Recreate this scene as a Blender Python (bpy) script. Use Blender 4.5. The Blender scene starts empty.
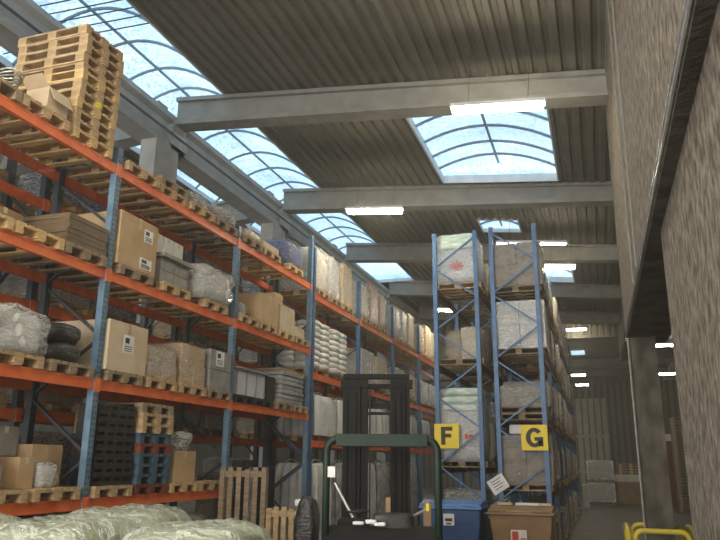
import bpy, math, random
from mathutils import Vector, Matrix, noise
random.seed(7)
C = bpy.context.scene.collection
PI = math.pi
sc = bpy.context.scene

# ------------------------------------------------------------------ materials
MATS = {}
def nodes(name):
    m = bpy.data.materials.new(name); m.use_nodes = True
    nt = m.node_tree; b = nt.nodes['Principled BSDF']
    return m, nt, b
def rgba(c): return (c[0], c[1], c[2], 1)
def noisy(name, c1, c2, scale=6, rough=.7, metal=0, bump=.2, bscale=None, stretch=(1, 1, 1), spread=(.35, .65), world=False, detail=5):
    m, nt, b = nodes(name)
    N = nt.nodes; L = nt.links
    tc = N.new('ShaderNodeTexCoord')
    mp = N.new('ShaderNodeMapping'); mp.inputs['Scale'].default_value = stretch
    if world:
        g = N.new('ShaderNodeNewGeometry'); L.new(g.outputs['Position'], mp.inputs[0])
    else:
        L.new(tc.outputs['Object'], mp.inputs[0])
    n = N.new('ShaderNodeTexNoise'); n.inputs['Scale'].default_value = scale; n.inputs['Detail'].default_value = detail
    L.new(mp.outputs[0], n.inputs[0])
    r = N.new('ShaderNodeValToRGB')
    r.color_ramp.elements[0].position = spread[0]; r.color_ramp.elements[1].position = spread[1]
    r.color_ramp.elements[0].color = rgba(c1); r.color_ramp.elements[1].color = rgba(c2)
    L.new(n.outputs[0], r.inputs[0]); L.new(r.outputs[0], b.inputs['Base Color'])
    b.inputs['Roughness'].default_value = rough; b.inputs['Metallic'].default_value = metal
    if bump:
        n2 = N.new('ShaderNodeTexNoise'); n2.inputs['Scale'].default_value = bscale or scale*3; n2.inputs['Detail'].default_value = 4
        L.new(mp.outputs[0], n2.inputs[0])
        bp = N.new('ShaderNodeBump'); bp.inputs['Strength'].default_value = bump; bp.inputs['Distance'].default_value = .03
        L.new(n2.outputs[0], bp.inputs['Height']); L.new(bp.outputs[0], b.inputs['Normal'])
    MATS[name] = m
    return m
def emis(name, col, s):
    m, nt, b = nodes(name)
    b.inputs['Base Color'].default_value = rgba(col)
    b.inputs['Emission Color'].default_value = rgba(col); b.inputs['Emission Strength'].default_value = s
    MATS[name] = m
def film(name, tint, alo, ahi, rough=.22, scale=5, stretch=(1, 1, 3.5), wd=.085):
    m, nt, b = nodes(name)
    N = nt.nodes; L = nt.links
    tc = N.new('ShaderNodeTexCoord'); mp = N.new('ShaderNodeMapping')
    mp.inputs['Scale'].default_value = stretch; mp.inputs['Rotation'].default_value = (.35, .25, .3)
    L.new(tc.outputs['Object'], mp.inputs[0])
    n = N.new('ShaderNodeTexNoise'); n.inputs['Scale'].default_value = scale; n.inputs['Detail'].default_value = 6; n.inputs['Distortion'].default_value = 1.2
    L.new(mp.outputs[0], n.inputs[0])
    m1 = N.new('ShaderNodeMath'); m1.operation = 'SUBTRACT'; m1.inputs[1].default_value = .5; L.new(n.outputs[0], m1.inputs[0])
    m2 = N.new('ShaderNodeMath'); m2.operation = 'ABSOLUTE'; L.new(m1.outputs[0], m2.inputs[0])
    mr = N.new('ShaderNodeMapRange'); mr.inputs[1].default_value = .0; mr.inputs[2].default_value = wd
    mr.inputs[3].default_value = ahi; mr.inputs[4].default_value = alo
    L.new(m2.outputs[0], mr.inputs[0]); L.new(mr.outputs[0], b.inputs['Alpha'])
    b.inputs['Base Color'].default_value = rgba(tint); b.inputs['Roughness'].default_value = rough
    b.inputs['Specular IOR Level'].default_value = .9; b.inputs['IOR'].default_value = 2.0
    n2 = N.new('ShaderNodeTexNoise'); n2.inputs['Scale'].default_value = scale*2.2; n2.inputs['Detail'].default_value = 3; n2.inputs['Distortion'].default_value = 2
    L.new(mp.outputs[0], n2.inputs[0])
    bp = N.new('ShaderNodeBump'); bp.inputs['Strength'].default_value = .9; bp.inputs['Distance'].default_value = .08
    L.new(n2.outputs[0], bp.inputs['Height']); L.new(bp.outputs[0], b.inputs['Normal'])
    MATS[name] = m
noisy('orange', (.80, .15, .035), (.95, .23, .07), 4, .45, 0, .05)
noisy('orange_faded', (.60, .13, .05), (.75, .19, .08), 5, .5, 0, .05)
noisy('blue', (.045, .13, .30), (.075, .19, .40), 5, .45, 0, .05)
noisy('blue_grey', (.10, .18, .27), (.16, .27, .38), 5, .5, 0, .05)
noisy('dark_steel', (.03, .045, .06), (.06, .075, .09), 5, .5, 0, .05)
noisy('wood', (.40, .27, .14), (.62, .45, .26), 5, .75, 0, .2, stretch=(1, 1, 4))
noisy('wood_yellow', (.54, .37, .16), (.74, .54, .27), 5, .7, 0, .2, stretch=(1, 1, 4))
noisy('wood_old', (.22, .16, .10), (.38, .29, .19), 6, .85, 0, .25, stretch=(1, 1, 4))
noisy('wood_blue', (.035, .085, .14), (.07, .14, .20), 6, .8, 0, .2)
noisy('wood_red', (.16, .03, .02), (.24, .06, .04), 6, .8, 0, .2)
noisy('carton', (.50, .34, .18), (.60, .43, .25), 3, .8, 0, .05)
noisy('carton_pale', (.58, .46, .31), (.70, .58, .42), 3, .8, 0, .05)
noisy('carton_dark', (.27, .19, .11), (.36, .26, .16), 3, .8, 0, .05)
noisy('carton_white', (.62, .62, .60), (.75, .75, .72), 3, .7, 0, .05)
noisy('grey_box', (.24, .24, .23), (.36, .35, .33), 4, .7, 0, .08)
noisy('black', (.012, .012, .013), (.03, .03, .032), 8, .45, 0, .1)
noisy('black_film', (.015, .015, .018), (.05, .05, .055), 6, .28, 0, .6, stretch=(1, 1, 2))
noisy('brown_panel', (.13, .09, .05), (.20, .14, .085), 6, .6, 0, .1, stretch=(1, 1, 6))
noisy('sack', (.70, .70, .67), (.88, .88, .84), 5, .45, 0, .4)
noisy('pleat', (.55, .56, .56), (.76, .76, .74), 3, .5, 0, .3)
noisy('green_goods', (.20, .24, .12), (.42, .44, .28), 6, .6, 0, .3)
noisy('rack_brown', (.10, .055, .035), (.17, .09, .06), 5, .6, 0, .05)
noisy('tan_goods', (.60, .43, .22), (.85, .72, .50), 5, .6, 0, .3)
noisy('white_goods', (.74, .75, .75), (.90, .91, .91), 4, .5, 0, .3)
noisy('grey_goods', (.22, .23, .25), (.45, .46, .47), 5, .5, 0, .3)
noisy('blue_goods', (.03, .08, .28), (.08, .16, .45), 6, .35, 0, .5)
noisy('pink_goods', (.45, .15, .18), (.75, .55, .60), 5, .4, 0, .4)
noisy('mint_goods', (.38, .55, .46), (.75, .82, .76), 4, .4, 0, .4, stretch=(1, 1, 3))
noisy('brown_goods', (.20, .16, .12), (.36, .30, .24), 5, .55, 0, .3)
noisy('concrete', (.19, .19, .175), (.25, .25, .235), 2.5, .85, 0, .15, 20, world=True)
noisy('concrete_skylit', (.30, .31, .31), (.38, .39, .39), 2.5, .85, 0, .15, 20, world=True)  # same concrete, lightened to paint in the light near the rooflights
noisy('concrete_rough', (.06, .05, .038), (.25, .215, .17), 13, .95, 0, 1.0, 20, stretch=(1, 1, .6), spread=(.34, .66), world=True, detail=9)
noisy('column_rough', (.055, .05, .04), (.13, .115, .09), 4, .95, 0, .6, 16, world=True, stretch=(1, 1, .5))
noisy('floor', (.06, .056, .05), (.11, .10, .09), 1.2, .55, 0, .05, 8, world=True)
noisy('deck', (.13, .125, .105), (.16, .155, .13), 1.5, .6, 0, .03, world=True)
noisy('deck_far', (.10, .10, .095), (.14, .14, .13), 1.5, .7, 0, .03, world=True)
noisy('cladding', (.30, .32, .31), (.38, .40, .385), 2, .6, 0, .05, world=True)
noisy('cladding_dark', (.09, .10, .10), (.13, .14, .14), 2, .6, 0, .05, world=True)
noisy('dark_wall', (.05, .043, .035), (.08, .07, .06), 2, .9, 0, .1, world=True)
noisy('white_metal', (.55, .58, .62), (.65, .68, .72), 3, .5, 0, .05)
noisy('rib_grey', (.18, .24, .32), (.24, .30, .38), 3, .5, 0, .05)
noisy('galv', (.42, .41, .38), (.55, .54, .50), 6, .4, .6, .1)
noisy('truck_green', (.005, .020, .012), (.009, .030, .019), 4, .6, 0, .03)
noisy('truck_black', (.004, .0045, .004), (.008, .008, .0075), 6, .85, 0, .08)
noisy('chrome', (.6, .6, .6), (.8, .8, .8), 6, .25, .8, .02)
noisy('sign_yellow', (.86, .66, .02), (.92, .72, .03), 3, .5, 0, .02)
noisy('guard_yellow', (.50, .38, .025), (.60, .46, .04), 5, .4, 0, .06)
noisy('bin_blue', (.03, .085, .24), (.05, .12, .31), 4, .4, 0, .04)
noisy('bin_blue_lid', (.12, .27, .62), (.16, .34, .72), 4, .4, 0, .04)
noisy('bin_brown', (.27, .165, .08), (.34, .21, .105), 4, .45, 0, .04)
noisy('paper', (.78, .78, .78), (.88, .88, .88), 4, .6, 0, .02)
noisy('ink', (.02, .02, .02), (.05, .05, .05), 9, .6, 0, 0)
noisy('red_ink', (.6, .05, .03), (.7, .08, .05), 9, .6, 0, 0)
noisy('door_red', (.16, .06, .04), (.22, .09, .06), 3, .7, 0, .05)
noisy('lens_yellow', (.85, .75, .02), (.9, .8, .05), 3, .4, 0, 0)
emis('lamp_white', (1, .86, .62), 60)
emis('lamp_far', (1, .9, .72), 30)
film('film_clear', (.90, .92, .94), .22, .75)
film('film_heavy', (.93, .93, .91), .34, .95, .15, 5)
film('film_near', (.84, .92, .78), .25, .75, .07, 4, (1, 3.2, 1), .11)
film('film_thin', (.85, .85, .83), .10, .5, .2)
film('film_warm', (.97, .93, .80), .25, .85, .2, 5, (2, 2, .8))
film('film_blue', (.82, .88, .98), .3, .8, .2, 4)
# speckled rooflight glazing, gives off daylight
m, nt, b = nodes('glazing'); MATS['glazing'] = m
N = nt.nodes; L = nt.links
g = N.new('ShaderNodeNewGeometry')
n1 = N.new('ShaderNodeTexNoise'); n1.inputs['Scale'].default_value = 13; n1.inputs['Detail'].default_value = 4
n2 = N.new('ShaderNodeTexNoise'); n2.inputs['Scale'].default_value = .9; n2.inputs['Detail'].default_value = 2
L.new(g.outputs['Position'], n1.inputs[0]); L.new(g.outputs['Position'], n2.inputs[0])
r = N.new('ShaderNodeValToRGB'); e = r.color_ramp.elements
e[0].position = .36; e[0].color = (.24, .42, .62, 1); e[1].position = .54; e[1].color = (.56, .82, .98, 1)
r2 = N.new('ShaderNodeValToRGB'); e = r2.color_ramp.elements
e[0].position = .3; e[0].color = (.85, .88, .95, 1); e[1].position = .7; e[1].color = (1.25, 1.18, 1.08, 1)
mx = N.new('ShaderNodeMix'); mx.data_type = 'RGBA'; mx.blend_type = 'MULTIPLY'; mx.inputs[0].default_value = 1
L.new(n1.outputs[0], r.inputs[0]); L.new(n2.outputs[0], r2.inputs[0])
L.new(r.outputs[0], mx.inputs[6]); L.new(r2.outputs[0], mx.inputs[7])
L.new(mx.outputs[2], b.inputs['Emission Color']); b.inputs['Emission Strength'].default_value = .76
b.inputs['Base Color'].default_value = (.5, .6, .7, 1)

# ------------------------------------------------------------------ mesh helpers
class MB:
    def __init__(s): s.v = []; s.f = []; s.sm = False
    def add(s, vs, fs):
        o = len(s.v); s.v += [tuple(p) for p in vs]; s.f += [tuple(i+o for i in f) for f in fs]; return s
    def box(s, x0, x1, y0, y1, z0, z1):
        return s.add([(x0,y0,z0),(x1,y0,z0),(x1,y1,z0),(x0,y1,z0),(x0,y0,z1),(x1,y0,z1),(x1,y1,z1),(x0,y1,z1)],
                     [(0,3,2,1),(4,5,6,7),(0,1,5,4),(1,2,6,5),(2,3,7,6),(3,0,4,7)])
    def cb(s, c, d, M=None):
        hx, hy, hz = d[0]/2, d[1]/2, d[2]/2
        vs = [Vector((a*hx, b_*hy, e_*hz)) for e_ in (-1, 1) for a, b_ in ((-1,-1),(1,-1),(1,1),(-1,1))]
        if M is not None: vs = [M @ v for v in vs]
        return s.add([v+Vector(c) for v in vs], [(0,3,2,1),(4,5,6,7),(0,1,5,4),(1,2,6,5),(2,3,7,6),(3,0,4,7)])
    def bar(s, p, q, w, t):
        p = Vector(p); q = Vector(q); d = q-p
        M = d.to_track_quat('Z', 'Y').to_matrix()
        return s.cb((p+q)/2, (w, t, d.length), M)
    def tube(s, pts, r, n=8, closed=False):
        pts = [Vector(p) for p in pts]; rings = []; k = len(pts); base = None
        for i, p in enumerate(pts):
            if closed: d = pts[(i+1) % k]-pts[i-1]
            else: d = pts[min(i+1, k-1)]-pts[max(i-1, 0)]
            d.normalize()
            if base is None:
                up = Vector((0,0,1)) if abs(d.z) < .9 else Vector((1,0,0))
                base = d.cross(up).normalized()
            base = (base-d*base.dot(d)).normalized()
            c2 = d.cross(base)
            rr = r[i] if isinstance(r, (list, tuple)) else r
            rings.append([p+base*rr*math.cos(2*PI*j/n)+c2*rr*math.sin(2*PI*j/n) for j in range(n)])
        vs = [v for R_ in rings for v in R_]; fs = []
        m_ = k if closed else k-1
        for i in range(m_):
            for j in range(n):
                a = i*n+j; b_ = i*n+(j+1) % n; c_ = ((i+1) % k)*n+(j+1) % n; d_ = ((i+1) % k)*n+j
                fs.append((a, d_, c_, b_))
        if not closed:
            fs.append(tuple(range(n))); fs.append(tuple((k-1)*n+j for j in reversed(range(n))))
        return s.add(vs, fs)
    def prism(s, poly, a, b_, ax='Y'):
        n = len(poly)
        def P(p, t): return (p[0], t, p[1]) if ax == 'Y' else ((t, p[0], p[1]) if ax == 'X' else (p[0], p[1], t))
        vs = [P(p, a) for p in poly]+[P(p, b_) for p in poly]
        fs = [tuple(range(n)), tuple(reversed(range(n, 2*n)))]+[(i, n+i, n+(i+1) % n, (i+1) % n) for i in range(n)]
        return s.add(vs, fs)
    def mesh(s, name, mat, smooth=False, extra=None):
        nf = len(s.f)
        if extra: s.add(extra[0].v, extra[0].f)
        me = bpy.data.meshes.new(name); me.from_pydata(s.v, [], s.f)
        me.materials.append(MATS[mat])
        if extra:
            me.materials.append(MATS[extra[1]])
            for p in me.polygons: p.material_index = 1 if p.index >= nf else 0
        import bmesh
        bm = bmesh.new(); bm.from_mesh(me); bmesh.ops.recalc_face_normals(bm, faces=bm.faces); bm.to_mesh(me); bm.free()
        if smooth or s.sm:
            for p in me.polygons: p.use_smooth = True
        return me
    def build(s, name, mat, parent=None, loc=(0,0,0), rot=0, smooth=False, bevel=0, extra=None):
        o = bpy.data.objects.new(name, s.mesh(name, mat, smooth, extra)); C.objects.link(o)
        o.location = loc; o.rotation_euler = (0, 0, rot)
        if parent: o.parent = parent
        if bevel:
            b_ = o.modifiers.new('bevel', 'BEVEL'); b_.width = bevel; b_.segments = 2; b_.limit_method = 'ANGLE'
        return o
def tag(o, label, cat, group=None):
    o['label'] = label; o['category'] = cat
    if group: o['group'] = group
    return o
def thing(name, label, cat, loc, rot=0, group=None):
    o = bpy.data.objects.new(name, None); C.objects.link(o); o.empty_display_size = .1
    o.location = loc; o.rotation_euler = (0, 0, rot)
    return tag(o, label, cat, group)
def link_mesh(name, me, parent=None, loc=(0,0,0), rot=0):
    o = bpy.data.objects.new(name, me); C.objects.link(o); o.location = loc; o.rotation_euler = (0, 0, rot)
    if parent: o.parent = parent
    return o
def struct(o): o['kind'] = 'structure'; return o
def bx(x0, x1, y0, y1, z0, z1): return MB().box(x0, x1, y0, y1, z0, z1)
ORD = ['first','second','third','fourth','fifth','sixth','seventh','eighth','ninth','tenth','eleventh','twelfth','thirteenth',
       'fourteenth','fifteenth','sixteenth','seventeenth','eighteenth','nineteenth','twentieth']

def lump(sx, sy, sz, n=10, amp=.03, seed=0, e=8, freq=3, layers=0, lay_amp=.02, taper=0):
    """rounded block with base at z=0, surface pushed about by noise, optionally bulging in layers"""
    mb = MB(); idx = {}; vs = []; fs = []
    def key(p):
        k = tuple(round(c*n) for c in p)
        if k in idx: return idx[k]
        q = Vector(p)
        nn = (abs(q.x)**e+abs(q.y)**e+abs(q.z)**e)**(1/e)
        q = q/nn
        w = Vector((q.x*sx/2, q.y*sy/2, q.z*sz/2))
        nv = noise.noise_vector(w*freq+Vector((seed*7.3, seed*3.1, seed)))
        hn = noise.noise(w*freq*2.6+Vector((seed, seed*2.2, 5)))
        d = w.normalized()
        w += nv*amp+d*hn*amp*.7
        z = w.z+sz/2
        if layers:
            b_ = abs(math.sin(PI*z*layers/sz))**.6
            w.x *= 1-lay_amp*(1-b_)*2; w.y *= 1-lay_amp*(1-b_)*2
        if taper:
            t = 1-taper*max(0, z/sz)**2; w.x *= t; w.y *= t
        z = max(0, z)
        if p[2] <= -.999: z = 0
        idx[k] = len(vs); vs.append((w.x, w.y, z)); return idx[k]
    R_ = [-1+2*i/n for i in range(n+1)]
    for ax in range(3):
        for sgn in (-1, 1):
            for i in range(n):
                for j in range(n):
                    q = []
                    for a, b_ in ((i,j),(i+1,j),(i+1,j+1),(i,j+1)):
                        p = [0,0,0]; p[ax] = sgn; p[(ax+1) % 3] = R_[a]; p[(ax+2) % 3] = R_[b_]
                        q.append(key(tuple(p)))
                    if sgn < 0: q.reverse()
                    fs.append(tuple(q))
    mb.add(vs, fs); mb.sm = True
    return mb
def box_pile(sx, sy, sz, nx, ny, nz, rnd):
    mb = MB(); g = .006
    for i in range(nx):
        for j in range(ny):
            for k in range(nz):
                if 0 < i < nx-1 and 0 < j < ny-1 and k < nz-1: continue
                o = rnd.uniform(-.008, .008)
                mb.box(-sx/2+sx*i/nx+g+o, -sx/2+sx*(i+1)/nx-g+o, -sy/2+sy*j/ny+g+o, -sy/2+sy*(j+1)/ny-g+o, sz*k/nz+(g/2 if k else 0), sz*(k+1)/nz-g/2)
    return mb

# ------------------------------------------------------------------ pallets
PC = {}
def pallet_meshes(mat):
    if mat in PC: return PC[mat]
    d = MB()
    for c, w in ((-.3275,.145),(-.165,.1),(0,.145),(.165,.1),(.3275,.145)): d.box(-.6, .6, c-w/2, c+w/2, .122, .144)
    for c in (-.527, 0, .527): d.box(c-.0725, c+.0725, -.4, .4, .100, .122)
    blk = bx(-.0725, .0725, -.05, .05, 0, .078); blkm = bx(-.0725, .0725, -.0725, .0725, 0, .078)
    run = bx(-.6, .6, -.05, .05, 0, .022)
    al = MB(); al.add(d.v, d.f)
    for y in (-.35, 0, .35):
        al.box(-.6, .6, y-.05, y+.05, 0, .022)
        for x in (-.527, 0, .527): al.box(x-.0725, x+.0725, y-(.0725 if y == 0 else .05), y+(.0725 if y == 0 else .05), .022, .1)
    PC[mat] = (d.mesh('deck', mat), blk.mesh('block', mat), blkm.mesh('block', mat), run.mesh('runner', mat), al.mesh('pallet', mat))
    return PC[mat]
def pallet(x, y, z, label, mat='wood', rot=0, detail=True, group=None, jit=.0, lens=False):
    """euro pallet, 1.2 long on X, .8 on Y, base centre at x,y,z; returns top height"""
    d, b1, b2, r_, al = pallet_meshes(mat)
    rot += random.uniform(-jit, jit)
    if not detail:
        tag(link_mesh('wooden_pallet', al, None, (x, y, z), rot), label, 'pallet', group); return z+.144
    t = thing('wooden_pallet', label, 'pallet', (x, y, z), rot, group)
    link_mesh('deck', d, t)
    if lens: MB().tube([(.601, -.02, .06), (.612, -.02, .06)], .05, 12).build('reflector', 'lens_yellow', t)
    for yy in (-.35, 0, .35):
        link_mesh('runner', r_, t, (0, yy, 0))
        for xx in (-.527, 0, .527): link_mesh('block', b2 if yy == 0 else b1, t, (xx, yy, .022))
    return z+.144

# ------------------------------------------------------------------ loads
SEED = [0]
def wrapped(x, y, z, sx, sy, sz, label, goods='tan_goods', flm='film_clear', kind='boxes', n=8, name='wrapped_load', cat='wrapped load', amp=.03, rot=0, group=None, taper=0):
    SEED[0] += 1; s = SEED[0]; rnd = random.Random(s)
    t = thing(name, label, cat, (x, y, z), rot, group)
    if kind == 'boxes':
        box_pile(sx-.05, sy-.05, sz-.04, 2 if sx > .7 else 1, 2, max(2, round(sz/.3)), rnd).build('goods', goods, t)
    elif kind == 'sacks':
        lump(sx-.05, sy-.05, sz-.03, n+4, amp*.8, s, 7, 3, max(3, round(sz/.16)), .018, taper).build('goods', goods, t)
    else:
        lump(sx-.05, sy-.05, sz-.03, n, amp, s, 5, 3, taper=taper).build('goods', goods, t)
    lump(sx, sy, sz, n+2, amp*.8, s, 9 if kind == 'boxes' else 6, 4, taper=taper).build('stretch_film', flm, t)
    return t
def carton(x, y, z, sx, sy, sz, label, mat='carton', sticker=None, tape=True, rot=0, name='cardboard_box', cat='box', flaps=False, group=None):
    t = thing(name, label, cat, (x, y, z), rot, group)
    w = .008
    if flaps:
        m_ = MB(); m_.box(-sx/2, sx/2, -sy/2, -sy/2+w, 0, sz); m_.box(-sx/2, sx/2, sy/2-w, sy/2, 0, sz)
        m_.box(-sx/2, -sx/2+w, -sy/2+w, sy/2-w, 0, sz); m_.box(sx/2-w, sx/2, -sy/2+w, sy/2-w, 0, sz); m_.box(-sx/2+w, sx/2-w, -sy/2+w, sy/2-w, 0, w)
        m_.build('body', mat, t)
        a = MB(); a.bar((sx/2, 0, sz), (sx/2+.10, 0, sz-.2), sy*.95, w); a.build('flap', mat, t)
        a = MB(); a.cb((0, -sy/2-.06, sz+.05), (sx*.95, .2, w), Matrix.Rotation(-.7, 3, 'X')); a.build('flap', mat, t)
    else:
        bx(-sx/2, sx/2, -sy/2, sy/2, 0, sz).build('body', mat, t, bevel=.008)
        if tape:
            p = MB(); p.box(-sx/2-.001, sx/2+.001, -.03, .03, sz-.001, sz+.002); p.box(sx/2, sx/2+.002, -.03, .03, sz*.78, sz+.002)
            p.build('tape', 'carton_pale' if mat != 'carton_pale' else 'carton', t)
    for s_ in (sticker or []):    # (y, z, w, h) on the aisle face
        yy, zz, ww, hh = s_
        k = bx(sx/2, sx/2+.004, yy-ww/2, yy+ww/2, zz-hh/2, zz+hh/2).build('label_sticker', 'paper', t)
        i = MB()
        i.box(sx/2+.004, sx/2+.006, yy-ww*.35, yy+ww*.05, zz+hh*.05, zz+hh*.35)
        for q in (.12, .24, .36): i.box(sx/2+.004, sx/2+.006, yy-ww*.38, yy+ww*.35, zz-hh*q-.006, zz-hh*q+.006)
        i.build('print', 'ink', k)
    return t

# ------------------------------------------------------------------ building
XW = .5
def deckz(x):
    return 9.15-.1*x if x > -9.15 else 9.15+.915-.1*(-9.15-x)
def build_shell():
    struct(bx(-20, 8, -10, 70, -.2, 0).build('floor', 'floor'))
    # corrugated deck, ribs along Y
    per = .25
    def sheet(mb, x0, x1, y0, y1, zf=deckz, dep=.06):
        n = max(1, round((x1-x0)/per)); w = (x1-x0)/n; prof = []
        for i in range(n):
            a = x0+i*w
            for u, h in ((0, 0), (.42, 0), (.55, 1), (.87, 1)): prof.append((a+u*w, h*dep))
        prof.append((x1, 0))
        vs = []; fs = []
        for (xx, h) in prof:
            for yy in (y0, y1):
                vs.append((xx, yy, zf(xx)+h))
        for i in range(len(prof)-1): fs.append((2*i, 2*i+2, 2*i+3, 2*i+1))
        o = len(mb.v); mb.add(vs, fs)
        # roofing felt above
        mb.add([(x0, y0, zf(x0)+.16), (x1, y0, zf(x1)+.16), (x1, y1, zf(x1)+.16), (x0, y1, zf(x0)+.16)], [(0, 1, 2, 3)])
    mb = MB()
    sheet(mb, -.55, 1.3, -10, 39); sheet(mb, -7.33, -3.55, -10, 39)
    for a, b_ in ((-10, 2.3), (6.3, 13.8), (17.9, 21.2), (22.4, 25.3), (29.2, 39)): sheet(mb, -3.55, -.55, a, b_)
    sheet(mb, -3.55, -3.15, 21.2, 22.4); sheet(mb, -1.95, -.55, 21.2, 22.4)
    sheet(mb, -18, -10.98, -10, 39)
    sheet(mb, -10.98, -7.33, 29.6, 39)
    struct(mb.build('ceiling', 'deck'))
    # far lower hall
    mb = MB()
    for a, b_, c_, d_ in ((-18, -1.3, 39, 68), (-.5, 4.8, 39, 68), (-1.3, -.5, 39, 43.5), (-1.3, -.5, 46, 68)):
        mb.box(a, b_, c_, d_, 8.5, 8.6)
    for yy in (47.5, 53, 58): mb.box(-18, 4.8, yy, yy+.3, 8.1, 8.5)
    struct(mb.build('ceiling_far', 'deck_far'))
    mb = MB(); x = -18
    while x < 1.6:
        mb.add([(x, 39.05, 8.5), (x+.12, 39.05, 8.5), (x+.15, 38.99, 8.5), (x+.27, 38.99, 8.5), (x+.30, 39.05, 8.5),
                (x, 39.05, deckz(x)+.1), (x+.12, 39.05, deckz(x)+.1), (x+.15, 38.99, deckz(x)+.1), (x+.27, 38.99, deckz(x)+.1), (x+.30, 39.05, deckz(x)+.1)],
               [(i, i+1, i+6, i+5) for i in range(4)]); x += .3
    struct(mb.build('wall_upstand', 'deck'))
    # far wall
    mb = MB(); x = -18
    while x < 8:
        mb.box(x, x+.3, 61.95, 62.1, 0, 8.6); mb.box(x+.3, x+.5, 62.06, 62.1, 0, 8.6); x += .5
    groove_shade = MB(); x = -18  # black strips paint the shade in the grooves between ribs
    while x < 8: groove_shade.box(x+.3, x+.5, 62.0, 62.06, 0, 8.6); x += .5
    struct(mb.build('wall_far', 'cladding_dark', extra=(groove_shade, 'black')))
    mb = MB(); x = -2.2
    while x < .7: mb.box(x, x+.36, 61.7, 61.88, 0, 7.2); x += .5
    mb.box(-2.2, .75, 61.9, 61.98, 0, 7.2); mb.box(-2.2, .75, 61.78, 61.82, 1.3, 1.5); mb.box(-2.2, .75, 61.78, 61.82, 4.1, 4.3)
    groove_shade = MB(); x = -2.2  # darker strips paint groove shade between the door ribs
    while x < .7: groove_shade.box(x+.36, x+.5, 61.8, 61.89, 0, 7.2); x += .5
    d_ = mb.build('door_1', 'cladding', extra=(groove_shade, 'cladding_dark')); struct(d_)
    bx(.2, .35, 61.7, 61.78, 1.35, 1.5).build('door_handle', 'galv', d_)
    mb = MB().box(-18, -16.2, -10.2, -10, 0, 9.2); mb.box(.2, 6.8, -10.2, -10, 0, 9.2); mb.box(-16.2, .2, -10.2, -10, 7.8, 10)
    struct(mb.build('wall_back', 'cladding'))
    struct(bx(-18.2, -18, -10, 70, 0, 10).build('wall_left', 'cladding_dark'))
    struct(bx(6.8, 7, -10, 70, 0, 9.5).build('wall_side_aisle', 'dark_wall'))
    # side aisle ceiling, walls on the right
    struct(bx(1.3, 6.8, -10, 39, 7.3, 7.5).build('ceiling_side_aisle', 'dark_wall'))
    struct(bx(.60, 1.3, -6, 14.1, 4.3, 9.3).build('wall_right_upper', 'concrete_rough'))
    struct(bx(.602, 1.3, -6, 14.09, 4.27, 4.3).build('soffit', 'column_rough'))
    struct(bx(.705, 1.3, -6, 7.1, 0, 4.27).build('wall_right', 'concrete_rough'))
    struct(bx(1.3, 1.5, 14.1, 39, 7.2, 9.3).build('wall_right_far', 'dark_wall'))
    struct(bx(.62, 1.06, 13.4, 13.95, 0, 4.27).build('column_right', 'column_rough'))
    # conduits at the foot of the upper wall, downpipe
    for k, (xx, zz, r_) in enumerate(((.585, 4.31, .014), (.588, 4.40, .010))):
        o = MB().tube([(xx, -4, zz), (xx, 8, zz), (xx, 14.0, zz)], r_, 6).build('conduit', 'chrome', smooth=True)
        tag(o, ['thick steel conduit along bottom edge of rough upper wall', 'thin steel conduit just above the thicker one on rough wall'][k], 'pipe')
    o = MB().tube([(.585, -4, 8.9), (.585, 12.2, 8.9)], .012, 6).build('conduit', 'chrome'); tag(o, 'steel conduit high up where rough upper wall meets the roof', 'pipe')
    o = MB().tube([(.60, 13.36, 0.02), (.60, 13.36, 4.25)], .02, 6).build('downpipe', 'galv'); tag(o, 'pale upright pipe on left edge of the far column', 'pipe')
    for k, (y0, y1) in enumerate(((8.6, 9.0), (9.6, 9.9))):
        o = MB().tube([(.578, y0+(y1-y0)*t, 8.7-4.27*t) for t in [i/6 for i in range(7)]], .012, 5).build('cable', 'concrete'); tag(o, ['nearer pale cable running down the rough upper wall', 'farther pale cable running down the rough upper wall'][k], 'cable')
    # long ridge-side beam and columns
    def ibeam_y(x, y0, y1, zb, zt):
        return MB().prism([(x-.25, zb), (x+.25, zb), (x+.25, zb+.14), (x+.1, zb+.24), (x+.1, zt-.2), (x+.2, zt-.12), (x+.2, zt), (x-.2, zt), (x-.2, zt-.12), (x-.1, zt-.2), (x-.1, zb+.24), (x-.25, zb+.14)], y0, y1)
    struct(ibeam_y(-8.72, -10, 39, 8.7, 9.54).build('beam_long', 'concrete_skylit'))
    for k, yy in enumerate((1.1, 6.6, 12.3, 18.1, 23.8, 29.6, 35.3)):
        def xb(y0, y1, x0, x1, zb0, zb1, zt0, zt1):
            mb = MB()
            def slab(ya, yb, a0, a1, t0, t1):
                mb.add([(x0,ya,a0),(x1,ya,a1),(x1,yb,a1),(x0,yb,a0),(x0,ya,t0),(x1,ya,t1),(x1,yb,t1),(x0,yb,t0)],
                       [(0,3,2,1),(4,5,6,7),(0,1,5,4),(1,2,6,5),(2,3,7,6),(3,0,4,7)])
            slab(y0, y1, zb0, zb1, zb0+.1, zb1+.1)
            slab(y0+.12, y1-.12, zb0+.1, zb1+.1, zt0-.09, zt1-.09)
            slab(y0+.03, y1-.03, zt0-.09, zt1-.09, zt0, zt1)
            return mb
        mb = xb(yy, yy+.42, -8.5, .6 if yy < 14 else 1.3, 9.30, 8.52, 9.98, 9.06)
        struct(mb.build('beam_cross', 'concrete'))
        struct(xb(yy, yy+.42, -18, -8.95, 8.4, 9.2, 9.1, 9.98).build('beam_cross', 'concrete'))
        mb = MB().box(-8.85, -8.47, yy-.6, yy+.25, 0, 8.7)
        mb.box(-8.98, -8.47, yy-.05, yy+.47, 8.7, 9.3)
        struct(mb.build('column', 'concrete_skylit'))
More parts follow.
